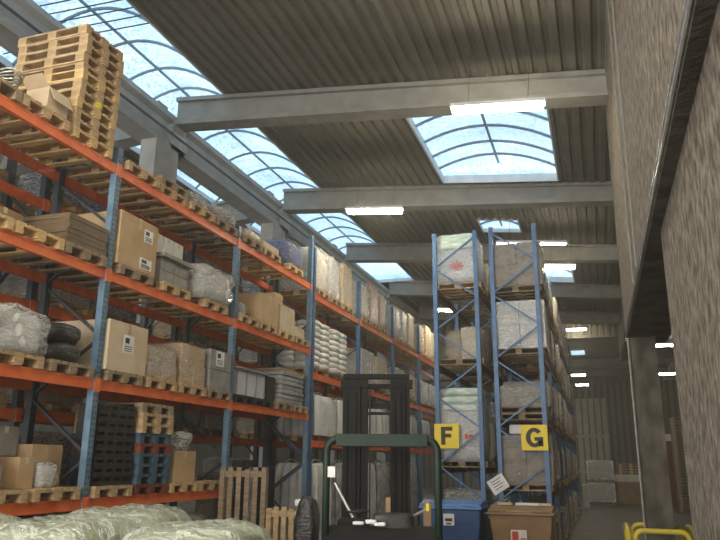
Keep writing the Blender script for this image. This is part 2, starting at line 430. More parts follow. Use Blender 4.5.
        if yy > 5 and yy < 20:
            struct(bx(-8.46, -8.43, yy-.15, yy+.5, 8.78, 9.1).build('beam_bracket', 'galv'))
    struct(MB().tube([(-8.42, -8, 9.0), (-8.42, 38, 9.0)], .03, 6).build('conduit_long', 'dark_steel'))
    # rooflights
def rooflight(k, x0, x1, y0, y1, rise, ribs, up=.12, grille=None, lab=''):
    z0 = deckz(x0)+up; z1 = deckz(x1)+up; n = 14
    def P(t, y, off=0):
        x = x0+(x1-x0)*t; z = z0+(z1-z0)*t+(rise)*4*t*(1-t)
        return Vector((x, y, z+off))
    mb = MB(); vs = []; fs = []
    for i in range(n+1): vs += [P(i/n, y0), P(i/n, y1)]
    for i in range(n): fs.append((2*i, 2*i+1, 2*i+3, 2*i+2))
    for y in (y0, y1):
        o = len(vs); vs += [P(i/n, y) for i in range(n+1)]
        fs.append(tuple(range(o, o+n+1)))
    mb.add(vs, fs)
    pane = mb.build('window_%d' % k, 'glazing'); struct(pane)
    f = MB()
    f.box(x0-.04, x0, y0-.04, y1+.04, deckz(x0)-.02, z0); f.box(x1, x1+.04, y0-.04, y1+.04, deckz(x1)-.02, z1)
    for y in (y0-.04, y1):
        f.add([(x0, y, deckz(x0)-.02), (x1, y, deckz(x1)-.02), (x1, y+.04, deckz(x1)-.02), (x0, y+.04, deckz(x0)-.02),
               (x0, y, z0+.25*min(1, rise)), (x1, y, z1+.25*min(1, rise)), (x1, y+.04, z1+.25*min(1, rise)), (x0, y+.04, z0+.25*min(1, rise))],
              [(0,3,2,1),(4,5,6,7),(0,1,5,4),(1,2,6,5),(2,3,7,6),(3,0,4,7)])
    f.build('window_frame', 'white_metal', pane)
    for y in ribs:
        MB().tube([P(i/n, y, -.04) for i in range(n+1)], .035, 6).build('rib', 'rib_grey', pane)
    MB().tube([P(.5, y0, -.03), P(.5, y1, -.03)], .035, 6).build('ridge_bar', 'rib_grey', pane)
    if grille:
        for y in grille: MB().tube([P(0, y, .03), P(.5, y, -rise+.08), P(1, y, .03)], .014, 5).build('guard_bar', 'dark_steel', pane)
build_shell()
rooflight(1, -10.98, -7.33, -6, 29.6, .92, [y for y in (3.1, 4.2, 5.4, 6.55, 7.7, 8.9, 10.1, 11.3, 12.44, 13.4, 14.6, 15.82, 17.3, 18.5, 19.7, 20.9, 22.1, 23.3, 24.5, 25.7, 26.9, 28.1)],
          grille=[8.3, 8.55, 8.8, 9.05, 9.3, 9.55, 9.8])
rooflight(2, -3.55, -.55, 13.8, 17.9, .38, [14.7, 15.6, 16.5, 17.3], up=.2)
rooflight(3, -3.55, -.55, 25.3, 29.2, .38, [26.3, 27.3, 28.3], up=.2)
rooflight(4, -3.15, -1.95, 21.2, 22.4, .15, [21.8], up=.1)
rooflight(5, -3.55, -.55, 2.3, 6.3, .38, [3.3, 4.3, 5.3], up=.2)
o = bx(-1.3, -.5, 43.5, 46, 8.6, 8.65).build('window_6', 'glazing'); struct(o)

# lamps
def lamp(x, y, z, ln, label, mat='lamp_white', wires=False, top=None, th=1):
    t = thing('strip_lamp', label, 'lamp', (x, y, z)); t.rotation_euler = (0, .09 if y < 30 else 0, 0)
    bx(-ln/2, ln/2, -.1, .1, .08, .14).build('housing', 'white_metal', t)
    MB().box(-ln/2+.03, ln/2-.03, -.08*th, .08*th, .08-.08*th, .08).build('diffuser', mat, t)
    zt = (top if top else deckz(x))-z
    for s_ in (-1, 1): MB().tube([(s_*ln*.32, 0, .14), (s_*ln*.32, 0, zt)], .006, 5).build('hanger', 'dark_steel', t)
    return t
lamp(-1.28, 11.3, 8.0, 1.62, 'bright strip lamp glowing in front of the square rooflight')
lamp(-4.87, 15.7, 8.0, 1.45, 'bright strip lamp hanging between long rooflight and square rooflight')
lamp(-1.45, 19.65, 8.0, 1.95, 'slim strip lamp seen just above the wrapped goods at top of rack G', 'lamp_far', th=.4)
lamp(-.8, 22.3, 8.0, .95, 'short strip lamp in front of the smaller rooflight right of rack G')
lamp(-.75, 38.0, 8.75, 1.0, 'strip lamp glowing against the corrugated upstand at the far end', 'lamp_white')
lamp(-1.0, 46, 7.3, .9, 'small far strip lamp just below the corrugated upstand', 'lamp_far', top=8.5)
lamp(-.9, 52, 7.3, .9, 'smallest far strip lamp above the grey end door', 'lamp_far', top=8.5)
lamp(2.95, 33, 7.0, 1.25, 'upper strip lamp in dark side aisle behind the column', 'lamp_far', top=7.3)
lamp(3.75, 44, 7.0, 1.2, 'lower strip lamp in dark side aisle behind the column', 'lamp_far', top=8.5)
for k, (x, y) in enumerate(((-1.3, 3.5), (-5.2, 3.5), (-5.2, 28), (-13, 8), (-13, 16), (-13, 24), (-4.9, -3), (-1.3, -3))):  # lamps added to fill the hall with light, nearly all unseen
    lamp(x, y, 8.0, 1.5, 'strip lamp outside the view, ' + ['over the near aisle by right wall', 'over the near aisle by racks', 'above the far wrapped stacks', 'left bay near', 'left bay middle', 'left bay far', 'behind the viewer on left', 'behind the viewer on right'][k])

for k, (x, y) in enumerate(((-12, 50.5), (-6, 45), (-6, 56), (4.6, 24))):  # unseen lamps added to brighten the far hall and side aisle
    lamp(x, y, 7.0, 2.4, 'strip lamp out of sight, ' + ['far hall beside the left wall', 'far hall left near', 'far hall left far', 'side aisle behind the wall'][k], top=8.5 if k < 3 else 7.3)

# ------------------------------------------------------------------ racks
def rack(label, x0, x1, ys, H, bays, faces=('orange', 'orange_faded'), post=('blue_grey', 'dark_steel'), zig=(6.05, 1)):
    """uprights at X=x0 (aisle side) and x1, frames at ys; levels per bay: list of heights"""
    t = thing('pallet_rack', label, 'rack', ((x0+x1)/2, ys[0], 0))
    ox, oy = (x0+x1)/2, ys[0]
    for i, y in enumerate(ys):
        h = H[i] if isinstance(H, (list, tuple)) else H
        for k, x in enumerate((x0, x1)):
            mb = MB(); w = .055; dpt = .05; s_ = 1 if x > ox else -1
            xf = x-ox
            mb.box(xf-dpt, xf+dpt, -w+y-oy, w+y-oy, .012, h)
            mb.box(xf-.09, xf+.09, -.09+y-oy, .09+y-oy, 0, .012)
            sl = None
            if i < 4 and k == 0:      # slot pairs punched in the outer face
                sl = MB(); z = .2
                while z < h-.1:
                    for q in (-.025, .025): sl.box(xf+s_*dpt, xf+s_*(dpt+.003), y-oy+q-.007, y-oy+q+.007, z, z+.03)
                    z += .075
            mb.build('upright', post[k], t, extra=(sl, 'black') if sl else None)
        if i > 4: continue
        z, a = zig; pitch = .79
        while z-pitch > .1:
            p, q = (((x0, x1)[a]-ox, y-oy, z), ((x1, x0)[a]-ox, y-oy, z-pitch*.94))
            MB().bar(p, q, .045, .035).build('brace', post[1] if post[0] == 'blue_grey' else post[0], t)
            z -= pitch; a = 1-a
    for b_ in bays:
        y0, y1, lv = b_
        for z in lv:
            for k, x in enumerate((x0, x1)):
                xf = x-ox; m_ = MB()
                m_.box(xf-.028, xf+.028, y0+.055-oy, y1-.055-oy, z-.065, z+.075)
                s_ = 1 if xf > 0 else -1
                m_.box(xf+s_*.028, xf+s_*.034, y0+.06-oy, y1-.06-oy, z+.045, z+.075); m_.box(xf+s_*.028, xf+s_*.034, y0+.06-oy, y1-.06-oy, z-.065, z-.04)
                if k == 0 or x0 > -5:
                    for ya, yb in ((y0-oy+.002, y0-oy+.06), (y1-oy-.06, y1-oy-.002)): m_.box(xf+s_*.0535, xf+s_*.062, ya, yb, z-.1, z+.09)
                m_.build('beam', faces[k], t)
    return t
YA = [.5, 4.23, 7.96, 11.69, 15.42]
rack('long orange and blue pallet rack down the left side, nearest part', -6.4, -7.4, YA, [6.5, 6.5, 6.5, 6.5, 7.45],
     [(YA[0], YA[1], [1.53, 3.06, 4.58, 6.15]), (YA[1], YA[2], [1.53, 3.06, 4.58, 6.15]), (YA[2], YA[3], [1.53, 3.06, 4.58, 6.15]), (YA[3], YA[4], [3.06, 4.58, 6.15])])
YB = [15.62, 19.15, 22.8, 26.45, 30.1, 33.7]
rack('orange and blue pallet rack carrying white sacks, further down the left side', -6.4, -7.4, YB, 7.2,
     [(YB[i], YB[i+1], [2.47, 4.04, 5.98]) for i in range(5)], post=('blue', 'dark_steel'))
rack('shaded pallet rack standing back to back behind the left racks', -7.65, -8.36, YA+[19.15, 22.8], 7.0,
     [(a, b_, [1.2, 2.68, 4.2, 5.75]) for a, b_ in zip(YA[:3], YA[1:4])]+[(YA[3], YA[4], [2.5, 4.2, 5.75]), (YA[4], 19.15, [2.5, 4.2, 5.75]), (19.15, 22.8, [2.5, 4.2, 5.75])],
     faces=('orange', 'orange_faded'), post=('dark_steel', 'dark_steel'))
YG = [16.85+2.8*i for i in range(8)]
LF = [1.9, 4.3, 6.2]; LG = [1.4, 2.98, 4.5, 6.02]
rack('blue framed pallet rack carrying the yellow F sign', -2.6, -3.62, YG, 7.68, [(YG[i], YG[i+1], LF) for i in range(7)], post=('blue', 'blue'), faces=('rack_brown', 'rack_brown'), zig=(7.54, 0))
rack('blue framed pallet rack carrying the yellow G sign', -1.16, -2.2, YG, 7.72, [(YG[i], YG[i+1], LG) for i in range(7)], post=('blue', 'blue'), faces=('rack_brown', 'rack_brown'), zig=(7.58, 1))

# ------------------------------------------------------------------ goods on rack A
X = -6.9
T4, T3, T2, T1 = 6.225, 4.655, 3.135, 1.605
# tall stack of pallets on the top beam
z = T4
for i in range(12):
    off = (.03, .05) if i > 6 else (0, 0)
    z = pallet(X-off[0]+random.uniform(-.02, .02), 7.34+off[1]+random.uniform(-.015, .015), z, '%s wooden pallet from the bottom in the tall stack on the top beam' % ORD[i],
               'wood_yellow' if i in (0, 3, 6) else 'wood', jit=.015, lens=(i == 4), group='tall stack of pallets on the top beam')
def onp(y, zl, lab, mat='wood', x=X, **k): return pallet(x, y, zl, 'wooden pallet under the '+lab, mat, **k)
z = onp(6.43, T4, 'open tan cardboard box on top beam', 'wood')
carton(-6.52, 6.62, z, .36, .36, .32, 'open tan cardboard box with raised flaps beside the tall pallet stack', 'carton_pale', flaps=True)
carton(-7.15, 6.5, z, .35, .5, .3, 'closed tan box behind the open box on top beam', 'carton')
z = onp(5.6, T4, 'wire coil on top beam', 'wood_old')
c = MB()
for k in range(5):
    c.tube([(-6.5+.22*math.cos(a)+.02*k, 5.85+.14*math.sin(a), z+.03+.03*k+.02*math.sin(3*a+k)) for a in [2*PI*i/18 for i in range(18)]], .011, 5, closed=True)
tag(c.build('wire_coil', 'galv'), 'loose coil of grey wire lying on the top beam', 'wire')
# bay 1 top
onz = [(8.45, 'bare'), (9.3, 'bare'), (10.2, 'film'), (11.1, 'film')]
z = pallet(X, 8.5, T4, 'bare wooden pallet on top beam just past first blue upright', 'wood')
z = pallet(X-.05, 9.4, T4, 'second bare wooden pallet on top beam past first blue upright', 'wood')
z = pallet(X-.05, 9.42, z, 'bare pallet laid upon the second bare pallet on top beam', 'wood_old')
z = onp(10.25, T4, 'crumpled clear film bundle on top beam')
wrapped(X+.1, 10.25, z, .9, .7, .26, 'crumpled clear film bundle lying on pallet on the top beam', 'grey_goods', 'film_heavy', 'lump', amp=.06)
z = onp(11.12, T4, 'taller film bundle left of second blue upright', 'wood_old')
wrapped(X+.1, 11.12, z, 1.0, .75, .3, 'taller silvery film bundle on top beam left of second blue upright', 'brown_goods', 'film_heavy', 'lump', amp=.05)
z = onp(12.2, T4, 'flat yellowish parcel on top beam', 'wood_old')
wrapped(X+.1, 12.25, z, 1.0, .75, .2, 'flat yellowish wrapped parcel on top beam', 'tan_goods', 'film_warm', 'lump')
z = onp(13.1, T4, 'low cream slab on top beam')
carton(X+.05, 13.1, z, 1.0, .75, .16, 'low cream slab lying on top beam next to blue bundle', 'carton_pale', tape=False)
z = onp(14.35, T4, 'blue wrapped bundle', 'wood_yellow')
wrapped(X+.1, 14.35, z, 1.05, .95, .62, 'bright blue wrapped bundle at end of the top beam', 'blue_goods', 'film_thin', 'lump', amp=.05)
# level 3
z = onp(5.75, T3, 'shallow brown boards at left picture edge', 'wood_yellow')
carton(-7.1, 5.75, z, .7, .7, .3, 'dark brown box in shadow at left picture edge', 'carton_dark', tape=False)
z = pallet(X, 6.62-.02, T3, 'yellow wooden pallet standing empty beside the dark panel stack', 'wood_yellow')
z = onp(7.44, T3, 'stack of dark brown panels', 'wood_old')
for i in range(6):
    o = bx(-.58, .58, -.39, .39, 0, .062).build('board_panel', 'brown_panel', None, (X+random.uniform(-.01, .02), 7.43+random.uniform(-.015, .015), z+i*.066), random.uniform(-.015, .015))
    tag(o, 'dark brown panel, %s from the bottom of its stack behind first upright' % ORD[i], 'panel', 'stack of dark brown panels')
carton(-7.15, 6.55, T3+.144, .55, .6, .34, 'dull brown box left of the dark panel stack', 'carton_dark')
z = onp(8.55, T3, 'large tan carton with two white labels', 'wood_old')
carton(X+.02, 8.55, z, 1.1, .92, .80, 'large tan carton with two white labels right of first upright', 'carton', sticker=[(.22, .58, .22, .2), (.2, .14, .3, .16)])
z = onp(9.62, T3, 'grey boxes under a wide board', 'wood')
for i in range(2):
    for j in range(2):
        carton(X+.02, 9.42+.4*j, z+.2*i, 1.0, .39, .198, 'grey flat box, %s layer, %s of pair beneath a wide grey board' % (['lower', 'upper'][i], ['left', 'right'][j]), 'grey_box', tape=False)
tag(bx(-.6, .6, -.45, .45, 0, .07).build('wide_board', 'grey_box', None, (X, 9.62, z+.40), bevel=.01), 'wide grey board lying over four grey boxes', 'board')
for j in range(3):
    carton(-6.75, 9.32+.3*j, z+.47, .42, .285, .36, '%s white carton standing at back on the wide grey board' % ['left', 'middle', 'right'][j], 'carton_white')
z = onp(10.9, T3, 'silvery wrapped heap', 'wood')
wrapped(X+.04, 10.88, z, 1.2, 1.3, .64, 'silvery wrapped heap left of second blue upright on third beam', 'white_goods', 'film_heavy', 'lump', 12, amp=.06)
z = onp(12.2, T3, 'small film wrapped pack right of second upright', 'wood')
wrapped(X, 12.05, z, 1.0, .5, .3, 'small film wrapped pack right of second upright', 'grey_goods', 'film_clear', 'lump')
z = onp(13.05, T3, 'plain tan carton on third beam', 'wood')
carton(X+.28, 13.08, z, .62, .80, .60, 'plain tan carton right of second upright on third beam', 'carton')
z = onp(13.95, T3, 'tan carton that carries a smaller box', 'wood_yellow')
carton(X+.3, 13.98, z, .58, .74, .56, 'tan carton with a smaller box on its top, third beam', 'carton_pale')
carton(X+.22, 13.85, z+.56, .4, .4, .28, 'smaller box standing on the tan carton, third beam', 'carton')
z = onp(14.85, T3, 'short carton beside third upright', 'wood')
carton(X+.1, 14.85, z, .8, .6, .26, 'short carton beside third upright on third beam', 'carton_pale')
# level 2
z = onp(6.5, T2, 'silver wrapped heap at left edge', 'wood')
wrapped(X+.02, 6.46, z, 1.2, 1.1, .56, 'big silver wrapped heap at the left edge on second beam', 'white_goods', 'film_heavy', 'lump', 14, amp=.07)
pallet(X, 5.6, T2, 'wooden pallet half outside the left edge on second beam', 'wood')
z = onp(7.42, T2, 'black wrapped bales', 'wood_old')
for i in range(2):
    o = lump(1.05, .68, .26, 10, .03, 40+i, 4).build('black_bale', 'black_film', None, (X, 7.38, z+.262*i)); tag(o, '%s black wrapped bale behind first blue upright' % ['lower', 'upper'][i], 'bale')
z = onp(8.5, T2, 'tan carton with one white label', 'wood_old')
carton(X+.04, 8.5, z, 1.1, .9, .70, 'tan carton with one white label on second beam', 'carton_pale', sticker=[(.0, .4, .24, .26)])
z = onp(9.42, T2, 'wrapped tan carton with loose film', 'wood')
wrapped(X, 9.42, z, 1.15, .88, .52, 'wrapped tan carton under loose film on second beam', 'carton', 'film_clear', 'boxes', 10, amp=.04)
z = onp(10.32, T2, 'taller wrapped tan carton', 'wood')
wrapped(X, 10.34, z, 1.15, .8, .70, 'taller tan carton under clear film on second beam', 'carton', 'film_thin', 'boxes', 8, amp=.02)
z = onp(11.2, T2, 'two grey crates with a white sheet', 'wood_old')
for i in range(2):
    t = carton(X+.03, 11.2, z+.35*i, 1.1, .74, .345, '%s grey crate of the pair left of second upright' % ['lower', 'upper'][i], 'grey_box', tape=False, sticker=([(-.05, .2, .28, .26)] if i else []), name='grey_crate', cat='crate')
# white crate
pallet(X-.02, 12.2, T2, 'black pallet under left half of the white crate', 'black')
pallet(X-.02, 13.02, T2, 'black pallet under right half of the white crate', 'black')
t = thing('white_crate', 'white lidded crate right of second blue upright on second beam', 'crate', (X, 12.5, T2+.144))
bx(-.58, .58, -.66, .66, .48, .52).build('lid', 'grey_box', t, bevel=.01)
m_ = MB()
for a in (-.6, -.2, .2, .57): m_.box(.52, .535, a-.012, a+.03, .02, .46)
bx(-.52, .52, -.6, .6, 0, .48).build('body', 'white_metal', t, extra=(m_, 'grey_box'))
tag(bx(-.5, .5, -.2, .2, 0, .5).build('black_box', 'black', None, (X, 13.45-.0, T2+.144), bevel=.02), 'black box between the white crate and grey sheets', 'box')
z = onp(14.0, T2, 'left part of grey layered sheets', 'wood_old')
onp(14.85, T2, 'right part of grey layered sheets', 'wood')
for i in range(7):
    o = lump(1.1, 1.3, .10, 10, .008, 60+i, 14).build('sheet_bundle', 'grey_goods' if i % 3 else 'grey_box', None, (X+random.uniform(-.02, .02), 14.5, z+i*.098))
    tag(o, 'grey sheet bundle, %s from the bottom of layered pile' % ORD[i], 'bundle', 'grey layered sheets')
tag(bx(-.55, .55, -.66, .66, 0, .05).build('cover_board', 'carton_dark', None, (X, 14.5, z+.69)), 'brown board lying on top of grey layered sheets', 'board')
# level 1
z = onp(5.6, T1, 'bottle packs at left edge', 'wood_old')
z = onp(6.5, T1, 'film packs beside the small cartons', 'wood')
wrapped(-6.7, 6.35, z, .7, .5, .3, 'lower clear film pack at left edge of the lowest beam', 'grey_goods', 'film_clear', 'lump', 10, amp=.05)
wrapped(-6.75, 6.1, z+.30, .6, .45, .26, 'upper clear film pack at left edge above the lower pack', 'white_goods', 'film_clear', 'lump', 10, amp=.05)
carton(-7.15, 6.75, z, .5, .45, .62, 'tall pale grey carton left of the rear upright on lowest beam', 'grey_box')
z = onp(7.4, T1, 'mixed cartons left of first upright', 'wood')
carton(-6.75, 7.05, z, .5, .25, .36, 'small tan carton standing upright among film packs', 'carton')
wrapped(-6.65, 7.38, z, .45, .34, .3, 'small clear bag of parts beside brown carton', 'white_goods', 'film_clear', 'lump', 8, amp=.03)
carton(-7.05, 7.62, z, .65, .55, .52, 'brown carton just left of first upright, lowest beam', 'carton', tape=False)
carton(-7.15, 7.1, z+.37, .45, .4, .36, 'grey carton on top at back near the brown carton', 'grey_box')
# black crates
onp(8.48, T1, 'stack of black crates', 'wood')
z = T1+.144
for i in range(9):
    m_ = MB(); m_.box(.2, .55, -.4, .4, 0, .03); m_.box(.2, .53, -.4, -.38, .03, .118); m_.box(.2, .53, .38, .4, .03, .118)
    m_.box(.53, .55, -.38, .38, .03, .06); m_.box(.53, .55, -.38, .38, .10, .118); m_.box(.2, .22, -.38, .38, .03, .118)
    for a in (-.2, 0, .2): m_.box(.53, .55, a-.03, a+.03, .06, .10)
    o = m_.build('black_tray', 'black', None, (X+random.uniform(-.02, .02), 8.48, z+i*.12)); tag(o, 'black plastic tray, %s from bottom of black stack' % ORD[i], 'tray', 'stack of black trays')
z = T1
cols = ['wood_red', 'wood_blue', 'wood_blue', 'wood_blue', 'wood_red', 'wood_blue', 'wood', 'wood', 'wood_old']
names = dict(wood_red='red', wood_blue='blue', wood_old='weathered', wood='tan', wood_yellow='yellow')
for i, c_ in enumerate(cols):
    z = pallet(X+random.uniform(-.02, .02), 9.37, z, '%s pallet, %s from the bottom of the coloured stack' % (names[c_], ORD[i]), c_, jit=.01, group='coloured pallet stack on the lowest beam')
z = onp(10.25, T1, 'open carton with a plastic bag', 'wood_yellow')
carton(X+.15, 10.25, z, .85, .62, .48, 'open tan carton with a white bag spilling over it', 'carton', flaps=False)
o = lump(.75, .55, .3, 12, .07, 88, 3).build('plastic_bag', 'film_heavy', None, (X+.2, 10.25, z+.48)); tag(o, 'crumpled clear plastic bag on top of the open tan carton', 'bag')
pallet(X, 11.12, T1, 'small bare pallet left of second upright on lowest beam', 'wood')

# ------------------------------------------------------------------ goods on back rack
XB = -8.0
bk = [(5.75, [('yellow film covered load', 'tan_goods', 'film_warm', .62), ('pale blue film covered load', 'blue_goods', 'film_heavy', .5), ('grey film load', 'grey_goods', 'film_blue', .5), ('white film load', 'white_goods', 'film_blue', .55)]),
      (4.2, [('dull tan wrapped load', 'tan_goods', 'film_clear', .7), ('white wrapped load', 'white_goods', 'film_clear', .6), ('blue tinted wrapped load', 'grey_goods', 'film_blue', .7), ('orange tinted wrapped load', 'tan_goods', 'film_thin', .5)]),
      (2.68, [('brown wrapped load', 'brown_goods', 'film_thin', .8), ('tan wrapped load', 'tan_goods', 'film_clear', .6), ('silver wrapped load', 'white_goods', 'film_heavy', .6), ('black wrapped load', 'black', 'film_thin', .9)]),
      (1.2, [('black wrapped load', 'black', 'film_thin', .9), ('pink and white wrapped load', 'pink_goods', 'film_heavy', 1.15), ('grey wrapped load', 'grey_goods', 'film_clear', .8), ('brown wrapped load', 'brown_goods', 'film_thin', .7)])]
cnt = 0
lvn = {5.75: 'top', 4.2: 'third', 2.68: 'second', 1.2: 'lowest', 2.5: 'second'}
for zb, kinds in bk:
    k = 0; y = 6.6
    while y < 22.4:
        if any(abs(y-u) < .66 for u in YA+[19.15, 22.8]): y += .1; continue
        if zb == 1.2 and y > 11.2: break
        zz = zb if not (zb == 2.68 and y > 11.7) else 2.5
        d_, g_, f_, h_ = kinds[k % 4]
        if zb == 2.68 and 11.7 < y < 15.4: d_, g_, f_, h_ = 'pale wrapped load', 'white_goods', 'film_blue', .9
        h_ *= random.uniform(.85, 1.1)
        lab = '%s, %s along %s beam of the shaded rear rack' % (d_, ORD[k], lvn[zb])
        pallet(XB, y, zz+.075, 'pallet under load %s along %s beam of shaded rear rack' % (ORD[k], lvn[zb]), 'wood' if k % 2 else 'wood_old', rot=PI/2, detail=False)
        wrapped(XB, y, zz+.219, .76, 1.16, h_, lab, g_, f_, 'boxes' if k % 3 else 'lump', 6)
        k += 1; y += 1.26
# loads on the floor beneath beam in bay 3 and behind
for k, (y, g_, f_, h_) in enumerate(((12.35, 'white_goods', 'film_blue', 1.9), (13.58, 'brown_goods', 'film_thin', 1.7), (14.8, 'grey_goods', 'film_clear', 2.0))):
    pallet(XB, y, 0, 'floor pallet, %s from second upright, in the shade behind' % ORD[k], 'wood_old', rot=PI/2, detail=False)
    wrapped(XB, y, .144, .76, 1.1, h_, ['pale bluish wrapped load on the floor behind second upright', 'brownish wrapped load on floor in the shade', 'tall grey wrapped load on floor left of third upright'][k], g_, f_, 'boxes', 8)
for k in range(5):
    o = MB().tube([(0, 0, 0), (0, 0, 1.95)], .14, 14).build('film_roll', 'grey_goods' if k % 2 else 'black', None, (-7.0, 13.5+.32*k, 0), smooth=False)
    tag(o, '%s tall upright roll standing on the floor below grey sheets' % ORD[k], 'roll', 'tall upright rolls')
# lower floor level under rack A
for k, (y, g_) in enumerate(((5.2, 'brown_goods'), (6.6, 'grey_goods'), (8.7, 'black'), (9.8, 'black'), (10.9, 'brown_goods'))):
    pallet(X, y, 0, 'floor pallet under the lowest beam, %s from left' % ORD[k], 'wood_old', detail=False)
    wrapped(X, y, .144, 1.1, .85, 1.1, 'shaded wrapped load on floor under lowest beam, %s from left' % ORD[k], g_, 'film_thin', 'lump', 6)

# ------------------------------------------------------------------ rack A2: tall wrapped stacks on top
y = 16.05; k = 0
cyc = [('white_goods', 'film_warm', 'lump'), ('white_goods', 'film_clear', 'sacks'), ('tan_goods', 'film_warm', 'boxes'), ('white_goods', 'film_warm', 'lump'), ('pink_goods', 'film_warm', 'boxes'), ('tan_goods', 'film_clear', 'sacks')]
gn = dict(white_goods='white', tan_goods='tan', pink_goods='reddish')
while y < 30:
    if any(abs(y-u) < .45 for u in YB): y += .08; continue
    g_, f_, kd = cyc[k % 6]; h_ = [1.15, 1.18, 1.2, 1.12, 1.25, 1.2][k % 6]
    if k in (9, 10, 11, 12): g_, f_ = ('tan_goods', 'film_warm')
    pallet(X, y, 6.055, 'wooden pallet beneath tall wrapped stack, %s from the blue bundle' % ORD[k], 'wood', detail=k < 6)
    wrapped(X, y, 6.199, 1.15, .84, h_, 'tall film wrapped %s stack, %s from blue bundle along the high beam' % (gn[g_], ORD[k]), g_, f_, kd, 9, amp=.04, group='tall wrapped stacks on the high beam')
    y += .93; k += 1
# white sacks, one by one
smesh = [lump(.56, .60, .17, 8, .02, 200+i, 3.2).mesh('sack', 'sack') for i in range(4)]
for p, yc in enumerate((16.22, 17.6)):
    pallet(X, yc, 4.115, 'wooden pallet beneath the %s heap of white sacks' % ['nearer', 'farther'][p], 'wood', rot=PI/2)
    for L_ in range(8):
        for s_ in range(2):
            for d_ in range(2):
                if d_ == 1 and L_ < 6 and s_ == 1: continue
                o = link_mesh('sack', smesh[(L_*2+s_+p) % 4], None, (X+.28-.54*d_+random.uniform(-.02, .02), yc-.30+.60*s_+random.uniform(-.02, .02), 4.259+L_*.145), random.uniform(-.06, .06))
                tag(o, 'white filled sack, %s layer up, %s %s of the %s sack heap' % (ORD[L_], ['front', 'back'][d_], ['left', 'right'][s_], ['nearer', 'farther'][p]), 'sack', 'white sacks heaped on pallets')
for k, (yc, g_, f_, h_) in enumerate(((19.95, 'white_goods', 'film_clear', 1.05), (21.45, 'carton_pale', 'film_warm', 1.0), (23.6, 'white_goods', 'film_clear', .95), (25.2, 'tan_goods', 'film_warm', .9), (27.3, 'white_goods', 'film_clear', .9), (28.8, 'white_goods', 'film_clear', .9))):
    pallet(X, yc, 4.115, 'pallet past the white sacks on middle beam, %s along' % ORD[k], 'wood', rot=PI/2, detail=False)
    wrapped(X, yc, 4.259, 1.1, 1.3, h_, '%s wrapped load on middle beam, %s past the white sacks' % (['white', 'cream', 'white', 'tan', 'white', 'pale'][k], ORD[k]), g_, f_, 'boxes', 8)
def pleated(x, y, z, sx, sy, sz, label, nfold=11, mat='pleat'):
    poly = []
    def edge(p, q, n):
        for i in range(n):
            t = i/n; a = Vector(p).lerp(Vector(q), t); d = (Vector(q)-Vector(p)).normalized(); nrm = Vector((d.y, -d.x, 0))
            amp = .05*(1 if i % 2 else -1)*random.uniform(.6, 1.2); a += nrm*amp; poly.append((a.x, a.y))
    c_ = [(-sx/2, -sy/2, 0), (sx/2, -sy/2, 0), (sx/2, sy/2, 0), (-sx/2, sy/2, 0)]
    for i in range(4): edge(c_[i], c_[(i+1) % 4], nfold)
    t = thing('bulk_bag', label, 'bag', (x, y, z))
    n = len(poly); vs = []; fs = []
    for k, (zz, s_) in enumerate(((0, .94), (sz*.15, .97), (sz*.5, .98), (sz*.85, .96), (sz*.97, .9), (sz, .8))):
        vs += [(p[0]*s_, p[1]*s_, zz) for p in poly]
        if k: fs += [((k-1)*n+i, (k-1)*n+(i+1) % n, k*n+(i+1) % n, k*n+i) for i in range(n)]
    fs.append(tuple(range(5*n, 6*n))); fs.append(tuple(reversed(range(n))))
    MB().add(vs, fs).build('body', mat, t)
    for q in (-1, 1): MB().tube([(q*sx*.3, -sy*.3, sz), (q*sx*.3, -sy*.1, sz+.08), (q*sx*.3, sy*.1, sz+.08), (q*sx*.3, sy*.3, sz)], .015, 6).build('lifting_strap', mat, t)
for k, yc in enumerate((16.5, 18.1, 20.2, 21.6, 23.9, 25.4, 27.5)):
    pallet(X, yc, 2.545, 'pallet carrying pleated white bulk bag %s from third upright' % ORD[k], 'wood', rot=PI/2, detail=False)
    pleated(X, yc, 2.689, 1.1, 1.24, .95, 'pleated white bulk bag, %s from third upright on the lower beam' % ORD[k])
for k, yc in enumerate((16.5, 18.1, 20.2, 21.6, 23.9, 25.4)):
    pallet(X, yc, 0, 'floor pallet carrying pleated grey bag %s from third upright' % ORD[k], 'wood_old', rot=PI/2, detail=False)
    pleated(X, yc, .144, 1.1, 1.24, 1.9, 'tall pleated grey bag on the floor, %s from third upright' % ORD[k], mat='grey_goods' if k % 2 else 'pleat')

# ------------------------------------------------------------------ racks F and G
XF, XG = -3.11, -1.68
# first loads of F by hand
pallet(XF, 17.45, 6.275, 'wooden pallet under white load printed red and green, top of rack F', 'wood')
t = wrapped(XF, 17.45, 6.42, 1.18, .95, 1.25, 'white wrapped load with red print at top of rack F', 'white_goods', 'film_blue', 'lump', 10, amp=.02)
lump(1.0, .97, .42, 8, .012, 5, 9).build('mint_bags', 'mint_goods', t, (0, -.02, .85))
m_ = MB(); rr = random.Random(3)
for k in range(9):
    a = k*.7; m_.bar((.02+.10*math.cos(a)*.3, -.485, .42+.08*math.sin(a)*.3), (.02+.17*math.cos(a), -.485, .42+.13*math.sin(a)), .035, .012)
m_.build('red_print', 'red_ink', t)
pallet(XF, 17.45, 1.975, 'wooden pallet under pale load with mint bags above the F sign', 'wood_old')
t = wrapped(XF, 17.45, 2.119, 1.16, .95, 1.7, 'pale wrapped load topped by mint bags, behind the F sign', 'white_goods', 'film_clear', 'lump', 10, amp=.02)
for i in range(3): lump(1.08, .96, .2, 8, .015, 15+i, 5).build('mint_bag', 'mint_goods', t, (0, -.01, 1.12+.19*i))
m_ = MB().box(.1, .16, -.485, -.478, .5, .62); m_.box(.18, .3, -.485, -.478, .54, .6); m_.build('red_print', 'red_ink', t)
